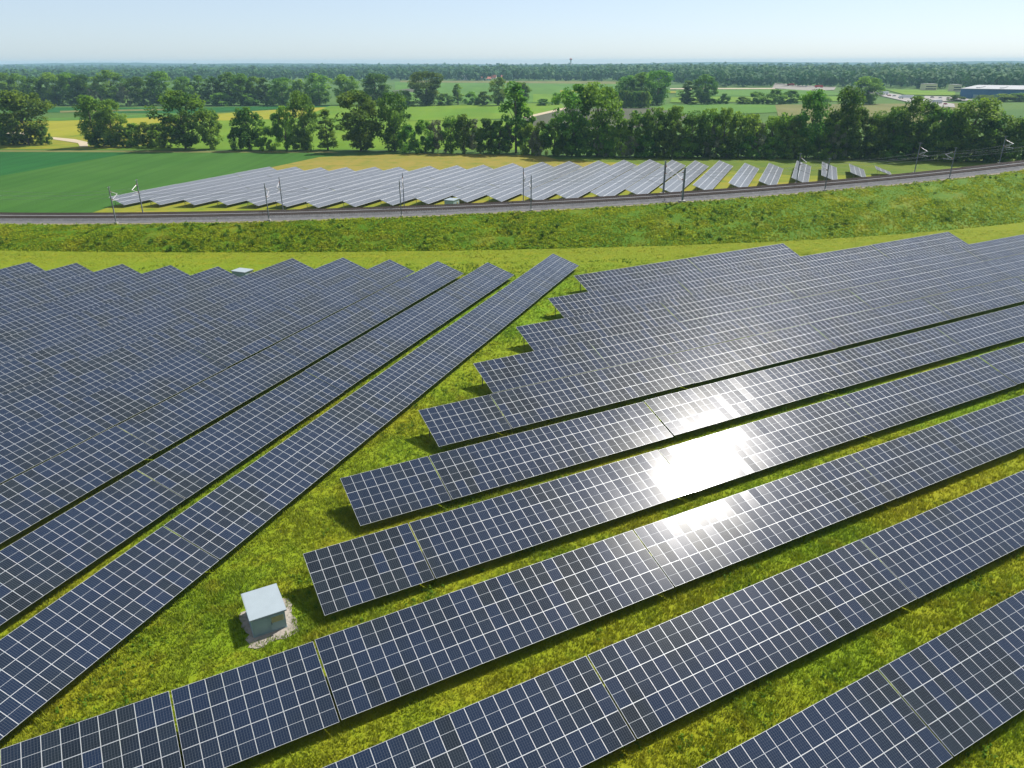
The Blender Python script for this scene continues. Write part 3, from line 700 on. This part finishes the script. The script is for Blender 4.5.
second = [(-14, 74, 28, 'vase'), (8, 73, 26, 'vase'), (24, 74, 22, 'vase'), (40, 77, 20, 'round'), (58, 73, 24, 'vase'), (74, 73, 24, 'vase'), (86, 75, 20, 'vase'), (97, 84, 16, 'pale0'), (115, 71, 30, 'vase'), (128, 84, 16, 'pale0'),
 (140, 77, 20, 'vase'), (163, 72, 30, 'vase'), (186, 77, 22, 'vase'), (202, 76, 20, 'slim'), (216, 77, 18, 'slim'), (231, 73, 24, 'vase'), (243, 74, 20, 'vase'), (256, 77, 20, 'vase'), (266, 78, 16, 'slim'), (283, 78, 22, 'vase'), (274, 91, 16, 'bush'), (301, 80, 18, 'round'), (320, 74, 26, 'vase'),
 (347, 75, 22, 'vase'), (377, 74, 32, 'vase'), (404, 91, 20, 'bush'), (427, 72, 34, 'vase'), (445, 94, 18, 'bush'), (458, 84, 12, 'slim'), (472, 92, 14, 'bush'), (484, 92, 16, 'bush'), (499, 78, 18, 'vase'), (521, 83, 22, 'round'), (556, 93, 10, 'bush'), (543, 99, 14, 'bush'),
 (602, 91, 12, 'bush'), (640, 73, 26, 'vase'), (657, 71, 28, 'vase'), (626, 76, 20, 'vase'), (687, 81, 16, 'slim'), (704, 75, 22, 'vase'), (724, 94, 12, 'bush'), (742, 97, 14, 'bush'), (756, 92, 18, 'bush'), (775, 90, 22, 'bush'), (790, 91, 20, 'bush'), (820, 93, 18, 'bush'), (866, 77, 26, 'vase'), (852, 88, 18, 'round'),
 (984, 95, 20, 'round'), (1002, 94, 24, 'round'), (1018, 93, 24, 'round'), (1036, 92, 24, 'round'), (956, 95, 16, 'bush'), (690, 98, 16, 'bush'), (712, 99, 18, 'bush'), (15, 91, 26, 'bush'), (50, 92, 24, 'bush'), (80, 91, 24, 'bush'), (150, 93, 22, 'bush'), (185, 94, 24, 'bush'), (222, 93, 24, 'bush'), (250, 94, 20, 'bush'), (312, 97, 18, 'bush'), (366, 96, 18, 'bush')]
for i, (cx, top, w, k) in enumerate(sorted(second)):
    kind = {'bush': 'dark bush', 'pale0': 'pale flowering bush', 'round': 'rounded tree', 'slim': 'slim upright tree', 'vase': 'tall spreading tree'}[k]
    tree_px(cx, top, (105.3 if cx < 560 else 104.2 if cx < 950 else 101.5) + random.uniform(-.5, .5), w, k, f'{kind}, {ordinal(i)} from the left picture edge in the second tree line', G3)
# planted copse behind the bare field
for i in range(9):
    for j in range(3):
        cx, base = 614 + i * 4.0 + j, 108.3 - j * 2.2
        if j == 0 or True: tree_px(cx, 92 - j * .6 + random.uniform(-.8, .8), base, 8.5, 'bush', f'even topped young tree, {ORD[i]} from its open end in the {["front","middle","rear"][j]} copse rank', 'young trees of the copse behind the bare field')

# ------------------------------------------------------------------ far forest and hills
def forest(name, poly, n, hr, quad=5.0, per=26):
    P = np.array([at(*p)[:2] for p in poly]); lo, hi = P.min(0), P.max(0); pts = []
    def inside(q):
        x, y = q[:, 0], q[:, 1]; r = np.zeros(len(q), bool); j = len(P) - 1
        for i in range(len(P)):
            c = ((P[i, 1] > y) != (P[j, 1] > y)) & (x < (P[j, 0] - P[i, 0]) * (y - P[i, 1]) / (P[j, 1] - P[i, 1] + 1e-12) + P[i, 0]); r ^= c; j = i
        return r
    got = 0
    while got < n:
        q = lo + (hi - lo) * rng.random((4 * n, 2)); q = q[inside(q)]; keep = rng.random(len(q)) < np.clip((P[:, 1].min() / q[:, 1]) ** 1.5, 0, 1); q = q[keep]; pts.append(q); got += len(q)
    pts = np.concatenate(pts)[:n]; h = rng.uniform(*hr, n); w = h * rng.uniform(.45, .8, n)
    big = vnoise(pts[:, 0], pts[:, 1], 160, 41) * .6 + vnoise(pts[:, 0], pts[:, 1], 45, 42) * .4; h *= .62 + .75 * big; w = h * rng.uniform(.5, .9, n)
    d = rng.normal(size=(n, per, 3)); d /= np.linalg.norm(d, axis=2, keepdims=True)
    r = rng.uniform(.55, 1.05, (n, per, 1))
    C = d * r * np.stack([w / 2, w / 2, h * .45], 1)[:, None]; C[..., 0] += pts[:, None, 0]; C[..., 1] += pts[:, None, 1]; C[..., 2] += (h * .52)[:, None]
    nn = (d + rng.normal(0, .35, d.shape) + np.array([0, 0, .3])).reshape(-1, 3)
    T = np.clip(np.repeat(rng.normal(.5, .25, n) + 1.3 * (big - .5), per) + rng.normal(0, .12, n * per), 0, 1)
    sc = np.repeat(np.clip(pts[:, 1] / 1500, 1, 1.8), per) * quad
    me = np_mesh(name, quads(C.reshape(-1, 3), nn, sc).reshape(-1, 3), 4, [M['forest']], None, {'tint': T})
    return tag(new_obj(name, me), 'far off wood that reads as one hazy green mass', 'forest', None, 'stuff')
forest('far_forest', [(700, 88), (790, 87), (900, 88.5), (1120, 92), (1160, 72.5), (600, 71)], 3600, (18, 30))
forest('distant_forest', [(380, 80), (540, 81.3), (720, 82), (760, 71.5), (360, 71.5)], 2400, (18, 30))
forest('distant_forest', [(-160, 84), (120, 83), (420, 80.5), (440, 71), (-200, 71)], 2600, (17, 28))
forest('horizon_forest', [(-300, 71.4), (1300, 70.4), (1500, 68.0), (-500, 69)], 3200, (18, 34), 7.0, 20)
for nm, D, h0, amp, sd in (('far_hill', 6800, 22, 10, 3), ('distant_hill', 8200, 28, 14, 5)):
    mb = MB(); n = 160; X = np.linspace(-7500, 7500, n); hh = h0 + amp * np.sin(X / 1300 + sd) * .5 + amp * .5 * np.sin(X / 510 + 2 * sd) + rng.normal(0, 1.2, n) + 6 * (X < -1500)
    for i in range(n - 1):
        a, b = (X[i], D), (X[i + 1], D)
        mb.face([(*a, -.1), (*b, -.1), (b[0], D + 250, hh[i + 1]), (a[0], D + 250, hh[i])]); mb.face([(a[0], D + 250, hh[i]), (b[0], D + 250, hh[i + 1]), (b[0], D + 900, -.1), (a[0], D + 900, -.1)])
    tag(mb.obj(nm, M['hill']), kind='structure')

# ------------------------------------------------------------------ far buildings and vehicles
def house(px, base, wpx, dep, hw, hr_, rz, lab, wall='plaster', roofm='red_roof'):
    P = at(px, base)[:2]; w = wpx * depth(P) / F_PX
    o = tag(empty('house', (P[0], P[1], 0), rz), lab, 'house', 'far village houses')
    mb = MB(); mb.box((0, 0, hw / 2), (w, dep, hw))
    for s in (-1, 1): mb.face([(s * w / 2, -dep / 2, hw), (s * w / 2, dep / 2, hw), (s * w / 2, 0, hw + hr_)])
    mb.obj('wall', M[wall], o)
    mb = MB(); e = .5
    for s in (-1, 1): mb.face([(-w / 2 - e, s * (dep / 2 + e), hw - .3), (w / 2 + e, s * (dep / 2 + e), hw - .3), (w / 2 + e, 0, hw + hr_ + .1), (-w / 2 - e, 0, hw + hr_ + .1)])
    mb.obj('roof', M[roofm], o)
    for k in range(max(2, int(w / 5))):
        x = -w / 2 + (k + .5) * w / max(2, int(w / 5)); mb = MB(); mb.box((x, -dep / 2 - .03, hw * .55), (1.6, .08, hw * .35)); mb.obj('window', M['glass_dark'], o)
for a in [(465, 80.2, 7, 12, 7, 5, .15, 'white gabled house nearest the tall tree at the far wood edge', 'plaster', 'white_roof'), (460, 80.0, 4, 10, 5, 4, .3, 'low red roofed house touching the white gabled one'), (480, 80.2, 7, 11, 6, 5, -.1, 'white walled house with broad red roof, middle of the far village'),
          (488, 80.4, 5, 12, 4, 5, .4, 'low house with white wall under a red roof, by the middle house'), (494, 80.3, 5, 11, 6, 6, -.3, 'steep red roofed house right of the low one in the far village'), (504, 79.8, 6, 12, 6, 5, .2, 'pink red roofed house at the end of the far village behind a tree')]: house(*a)
P = at(570.4, 73.4)[:2]
t_ = tag(empty('water_tower', (P[0] * 1.25, P[1] * 1.25, 0)), 'slim pale tower with a reddish top rising above the horizon wood', 'tower')
mb = MB(); mb.tube((0, 0, 0), (0, 0, 48), 4.2, 3.6, 12); mb.obj('shaft', M['plaster'], t_)
mb = MB(); mb.tube((0, 0, 48), (0, 0, 51), 3.8, 7.0, 14); mb.tube((0, 0, 51), (0, 0, 55), 7.0, 6.4, 14); mb.tube((0, 0, 55), (0, 0, 58), 6.4, .6, 14); mb.obj('tank', M['red_roof'], t_)
P1 = at(959, 98.2)[:2]; ang = R(-36)
wh = tag(empty('warehouse', (P1[0], P1[1], 0), ang), 'big warehouse with deep blue walls and a white flat roof', 'warehouse')
mb = MB(); mb.box((62, 85, 5), (124, 170, 10)); mb.obj('wall', M['blue_wall'], wh)
mb = MB(); mb.box((62, 85, 10.3), (125.5, 171.5, .6)); 
for k in range(5): mb.box((14 + k * 24, 60, 10.9), (4, 60, .8))
mb.obj('roof', M['white_roof'], wh)
for k in range(4): mb = MB(); mb.box((16 + k * 26, -.08, 2.2), (4.5, .2, 4.2)); mb.obj('door', M['wall_grey'], wh)
for px, base, w, lab in ((928, 90.6, 12, 'cream flat roofed block beyond the motorway meadow'), (954, 91.6, 8, 'narrower cream block close to the blue warehouse corner')):
    P = at(px, base)[:2]; W = w * depth(P) / F_PX
    o = tag(empty('office_block', (P[0], P[1], 0)), lab, 'building', 'cream blocks beyond the motorway')
    mb = MB(); mb.box((0, 0, 4.5), (W, 14, 9)); mb.obj('wall', M['plaster_y'], o); mb = MB(); mb.box((0, 0, 9.25), (W + .6, 14.6, .5)); mb.obj('roof', M['concrete'], o)
    for k in range(2): mb = MB(); mb.box((0, -7.05, 2.6 + 3.2 * k), (W * .86, .2, 1.3)); mb.obj('window_band', M['glass_dark'], o)
def vehicle(truck, paint):
    mb = MB()
    if truck:
        mb.box((0, 0, 2.4), (12.5, 2.5, 2.8), 0); mb.box((7.7, 0, 1.9), (2.2, 2.4, 2.8), 0); mb.box((8.82, 0, 2.4), (.06, 2.2, 1.1), 1); wx = (-5, -3.7, 5.2, 7.9); r = .5
    else:
        mb.box((0, 0, .62), (4.3, 1.75, .6), 0)
        a = [(-1.7, .92), (-1.25, 1.45), (.55, 1.45), (1.2, .92)]
        for s in (-1, 1):
            q = [(x, s * .8, z) for x, z in a]; mb.face(q if s < 0 else q[::-1], 1)
        for (x0, z0), (x1, z1), mi in ((a[0], a[1], 1), (a[1], a[2], 0), (a[2], a[3], 1)): mb.face([(x0, -.8, z0), (x0, .8, z0), (x1, .8, z1), (x1, -.8, z1)], mi)
        wx = (-1.35, 1.35); r = .32
    for x in wx:
        for s in (-1, 1): mb.tube((x, s * .9 - .1, r), (x, s * .9 + .1, r), r, n=10, mi=2)
    return mb.mesh('vehicle', [CAR[paint], M['glass_dark'], M['rubber']])
VM = {}
veh = [(876, 94, 0, 'white', 'white car farthest up the motorway by the tree clump'), (883, 95.2, 1, 'white', 'white lorry on the upper motorway bend'), (889, 96.6, 0, 'red', 'red car behind the white lorry on the motorway'), (894, 97, 0, 'silver', 'silver car on the motorway just below the red car'),
       (900, 98.4, 0, 'black', 'black car on the middle of the motorway'), (907, 99.4, 1, 'white', 'white lorry midway down the motorway'), (915, 101.6, 0, 'white', 'white car ahead of the midway lorry on the motorway'), (921, 101.4, 0, 'blue', 'blue car on the motorway left of the car park'),
       (929, 103.4, 0, 'silver', 'silver car low on the motorway by the wood'), (936, 104.6, 1, 'silver', 'silver lorry at the lower end of the motorway'), (945, 105.4, 0, 'red', 'red car lowest on the motorway above the wood'),
       (932, 98.4, 0, 'black', 'black parked car at the left of the car park'), (940, 98.9, 0, 'white', 'white parked car next to the black one in the car park'), (948, 99.3, 0, 'red', 'red parked car in the car park'), (956, 99.8, 0, 'silver', 'silver parked car nearest the blue warehouse'),
       (790, 86.2, 0, 'red', 'red lorry cab parked on the distant pale yard'), (806, 87.4, 0, 'white', 'white car on the distant pale yard'), (818, 88.2, 1, 'red', 'red lorry on the distant pale yard')]
veh[15] = (790, 86.2, 1, 'red', 'red lorry farthest back on the distant pale yard'); veh[17] = (818, 88.2, 1, 'red', 'red lorry on the front of the distant pale yard')
for px, py, tr, paint, lab in veh:
    if (tr, paint) not in VM: VM[(tr, paint)] = vehicle(tr, paint)
    g = at(px, py); o = new_obj('lorry' if tr else 'car', VM[(tr, paint)], None, (g[0], g[1], zc[0] + .01), (0, 0, random.uniform(-.2, .2) + (2.4 if px > 860 and py > 93 and px < 925 else .4)))
    tag(o, lab, 'lorry' if tr else 'car', 'vehicles on the motorway and yards')

# ------------------------------------------------------------------ grass and weeds
def under_table(x, y):
    r = np.zeros(len(x), bool)
    for az, c, s, n in TABLES:
        if n < 0: continue
        u, nn = frame_of(az); a = x * u[0] + y * u[1]; p = x * nn[0] + y * nn[1] - c
        r |= (a > s + .3) & (a < s + n * MW - .3) & (p < -.7) & (p > -SLOPE * ct_ + .3)
    return r
def scatter(n, xr, yr):
    x = rng.uniform(*xr, n); y = rng.uniform(*yr, n); X, Y, Z = shown(x, y)
    ok = (X > -110) & (X < 1134) & (Y < 860) & (Z > 10); return x[ok], y[ok]
def tufts(name, x, y, z, hgt, wid, nb, mat, spread, lean=.35):
    n = len(x); N = n * nb; a = rng.uniform(0, 2 * math.pi, N); l = rng.normal(0, lean, (N, 2))
    bx = np.repeat(x, nb) + rng.normal(0, spread, N); by = np.repeat(y, nb) + rng.normal(0, spread, N); bz = np.repeat(z, nb)
    h = np.repeat(hgt, nb) * rng.uniform(.6, 1.25, N); w = wid * rng.uniform(.7, 1.4, N)
    dx, dy = np.cos(a) * w / 2, np.sin(a) * w / 2
    V = np.stack([np.stack([bx - dx, by - dy, bz - .02], 1), np.stack([bx + dx, by + dy, bz - .02], 1), np.stack([bx + l[:, 0] * h, by + l[:, 1] * h, bz + h], 1)], 1)
    T = np.clip(np.repeat(rng.random(n), nb) * .7 + rng.random(N) * .3, 0, 1)
    me = np_mesh(name, V.reshape(-1, 3), 3, [mat], None, {'tint': T}); return new_obj(name, me)
x, y = scatter(1500000, (-140, 190), (24, 190))
d2 = np.hypot(x, y); keep = rng.random(len(x)) < np.clip((62 / np.hypot(d2, 20)) ** 2, 0, 1); x, y = x[keep], y[keep]
k = (y < footy(x) - .3) & ~under_table(x, y)
lx, ly = (x - hutP[0]), (y - hutP[1]); k &= ~((abs(lx * uR[0] + ly * uR[1]) < 1.75) & (abs(lx * nR[0] + ly * nR[1]) < 2.2))
x, y = x[k], y[k]
hn = .5 * vnoise(x, y, 4.0, 1) + .5 * vnoise(x, y, 1.1, 2)
mown = (y > footy(x) - 14 - 4 * vnoise(x, y, 30, 5))
dd = np.hypot(x, y)
h = (.14 + .42 * hn ** 1.8) * np.where(mown, .45, 1.0)
print('tufts', len(x))
tag(tufts('meadow_grass', x, y, np.zeros_like(x), h, .055 * np.clip(dd.mean() / 70, 1, 1.6), 5, M['blades'], .11), 'uneven yellow green meadow grass between the panel rows', 'grass', None, 'stuff')
# taller weeds, gathered in patches
x, y = scatter(70000, (-120, 150), (26, 165)); k = (vnoise(x, y, 5.5, 11) * .6 + vnoise(x, y, 1.6, 12) * .4 > .66) & (y < footy(x) - 12) & ~under_table(x, y)
lx, ly = (x - hutP[0]), (y - hutP[1]); k &= ~((abs(lx * uR[0] + ly * uR[1]) < 2.3) & (abs(lx * nR[0] + ly * nR[1]) < 2.8)); x, y = x[k], y[k]
M['tallweed'] = leaf_mat('tall_weeds', (.055, .145, .008), (.17, .25, .012), trans=.4, objvar=0, lift=1.2)
def leafy(name, x, y, z, size, hgt, nq, mat, q):
    n = len(x); d = rng.normal(size=(n, nq, 3)); d /= np.linalg.norm(d, axis=2, keepdims=True); d[..., 2] = abs(d[..., 2])
    C = d * (rng.uniform(.35, 1, (n, nq, 1))) * np.stack([size, size, hgt], 1)[:, None]
    C[..., 0] += x[:, None]; C[..., 1] += y[:, None]; C[..., 2] += z[:, None]
    nn = (d + rng.normal(0, .6, d.shape)).reshape(-1, 3)
    T = np.clip(np.repeat(rng.random(n), nq) * .75 + rng.random(n * nq) * .25, 0, 1)
    me = np_mesh(name, quads(C.reshape(-1, 3), nn, q).reshape(-1, 3), 4, [mat], None, {'tint': T}); return new_obj(name, me)
print('weeds', len(x))
tag(leafy('meadow_weeds', x, y, np.zeros_like(x), rng.uniform(.12, .32, len(x)), rng.uniform(.2, .6, len(x)), 12, M['tallweed'], .13), 'darker leafy weeds growing in patches in the meadow', 'weeds', None, 'stuff')
# weedy bank
n = 52000; xi = rng.uniform(-190, 270, n); t = rng.uniform(.0, 1.02, n)
y0, ax, ay, e0 = edge(xi); f0 = np.minimum(footy(xi), y0 - 2.2 * e0); yy = f0 + (y0 - f0) * t; zz = np.clip(e0 * t + .5 * np.sin(np.pi * np.clip(t, 0, 1)), 0, None)
X, Y, Z = shown(xi, yy, zz); k = (X > -120) & (X < 1144); xi, yy, zz = xi[k], yy[k], zz[k]
sc = (.5 + 1.1 * vnoise(xi, yy, 6, 21) ** 1.5)
tag(leafy('bank_weeds', xi, yy, zz - .1, rng.uniform(.25, .65, len(xi)) * sc, rng.uniform(.15, .55, len(xi)) * sc, 12, M['weeds'], .22), 'rough weeds and dry stalks covering the railway bank', 'weeds', None, 'stuff')

n = 1100; xi = rng.uniform(-190, 270, n); t = rng.uniform(.03, .97, n); y0, ax, ay, e0 = edge(xi); f0 = np.minimum(footy(xi), y0 - 2.2 * e0); yy = f0 + (y0 - f0) * t; zz = e0 * t + .5 * np.sin(np.pi * t)
X, Y, Z = shown(xi, yy, zz); k = (X > -120) & (X < 1144) & (vnoise(xi, yy, 9, 31) * .6 + vnoise(xi, yy, 3, 32) * .4 > .5); xi, yy, zz = xi[k], yy[k], zz[k]
tag(leafy('bank_shrubs', xi, yy, zz - .1, rng.uniform(.4, 1.0, len(xi)), rng.uniform(.5, 1.3, len(xi)), 46, M['tallweed'], .26), 'low dark green shrubs dotted over the railway bank', 'shrubs', None, 'stuff')

# ------------------------------------------------------------------ air, sky, sun
SUN_AZ, SUN_EL = R(45.8), R(51.0)
mb = MB(); mb.box((0, 4550, 30.5), (19000, 9900, 63)); hz = mb.obj('haze', []); hz.data.materials.clear()
hm = bpy.data.materials.new('haze_air'); hm.use_nodes = True; nt = hm.node_tree; nt.nodes.remove(nt.nodes['Principled BSDF'])
pv = nt.nodes.new('ShaderNodeVolumePrincipled'); pv.inputs['Color'].default_value = (.46, .74, .91, 1); pv.inputs['Density'].default_value = .00010; pv.inputs['Anisotropy'].default_value = .0
nt.links.new(pv.outputs[0], nt.nodes['Material Output'].inputs['Volume']); hz.data.materials.append(hm); tag(hz, kind='stuff')
w = bpy.data.worlds.new('World'); scene.world = w; w.use_nodes = True; wt = w.node_tree; bg = wt.nodes['Background']
sky = wt.nodes.new('ShaderNodeTexSky'); sky.sky_type = 'NISHITA'; sky.sun_disc = False
sky.sun_elevation = SUN_EL; sky.sun_rotation = SUN_AZ; sky.altitude = 100; sky.air_density = .6; sky.dust_density = .7; sky.ozone_density = 2.6
veil = wt.nodes.new('ShaderNodeMix'); veil.data_type = 'RGBA'; veil.inputs[0].default_value = .5; veil.inputs[7].default_value = (4.15, 4.7, 5.0, 1)   # thin even high haze over the whole sky
wt.links.new(sky.outputs[0], veil.inputs[6]); wt.links.new(veil.outputs[2], bg.inputs['Color']); bg.inputs['Strength'].default_value = .088
sd = bpy.data.lights.new('sun', 'SUN'); sd.energy = 4.0; sd.angle = R(.5); sd.color = (1, .955, .89)
so = bpy.data.objects.new('sun', sd); col.objects.link(so)
D = Vector((math.sin(SUN_AZ) * math.cos(SUN_EL), math.cos(SUN_AZ) * math.cos(SUN_EL), math.sin(SUN_EL)))
so.rotation_euler = D.to_track_quat('Z', 'Y').to_euler(); so.location = (0, 0, 500)

scene.view_settings.view_transform = 'Standard'; scene.view_settings.look = 'None'; scene.view_settings.exposure = .88; scene.view_settings.gamma = 1
scene.render.engine = 'CYCLES'; cy = scene.cycles
cy.use_denoising = True; cy.max_bounces = 6; cy.diffuse_bounces = 3; cy.glossy_bounces = 3; cy.transmission_bounces = 3; cy.volume_bounces = 0; cy.transparent_max_bounces = 6
cy.sample_clamp_indirect = 4; cy.caustics_reflective = False; cy.caustics_refractive = False
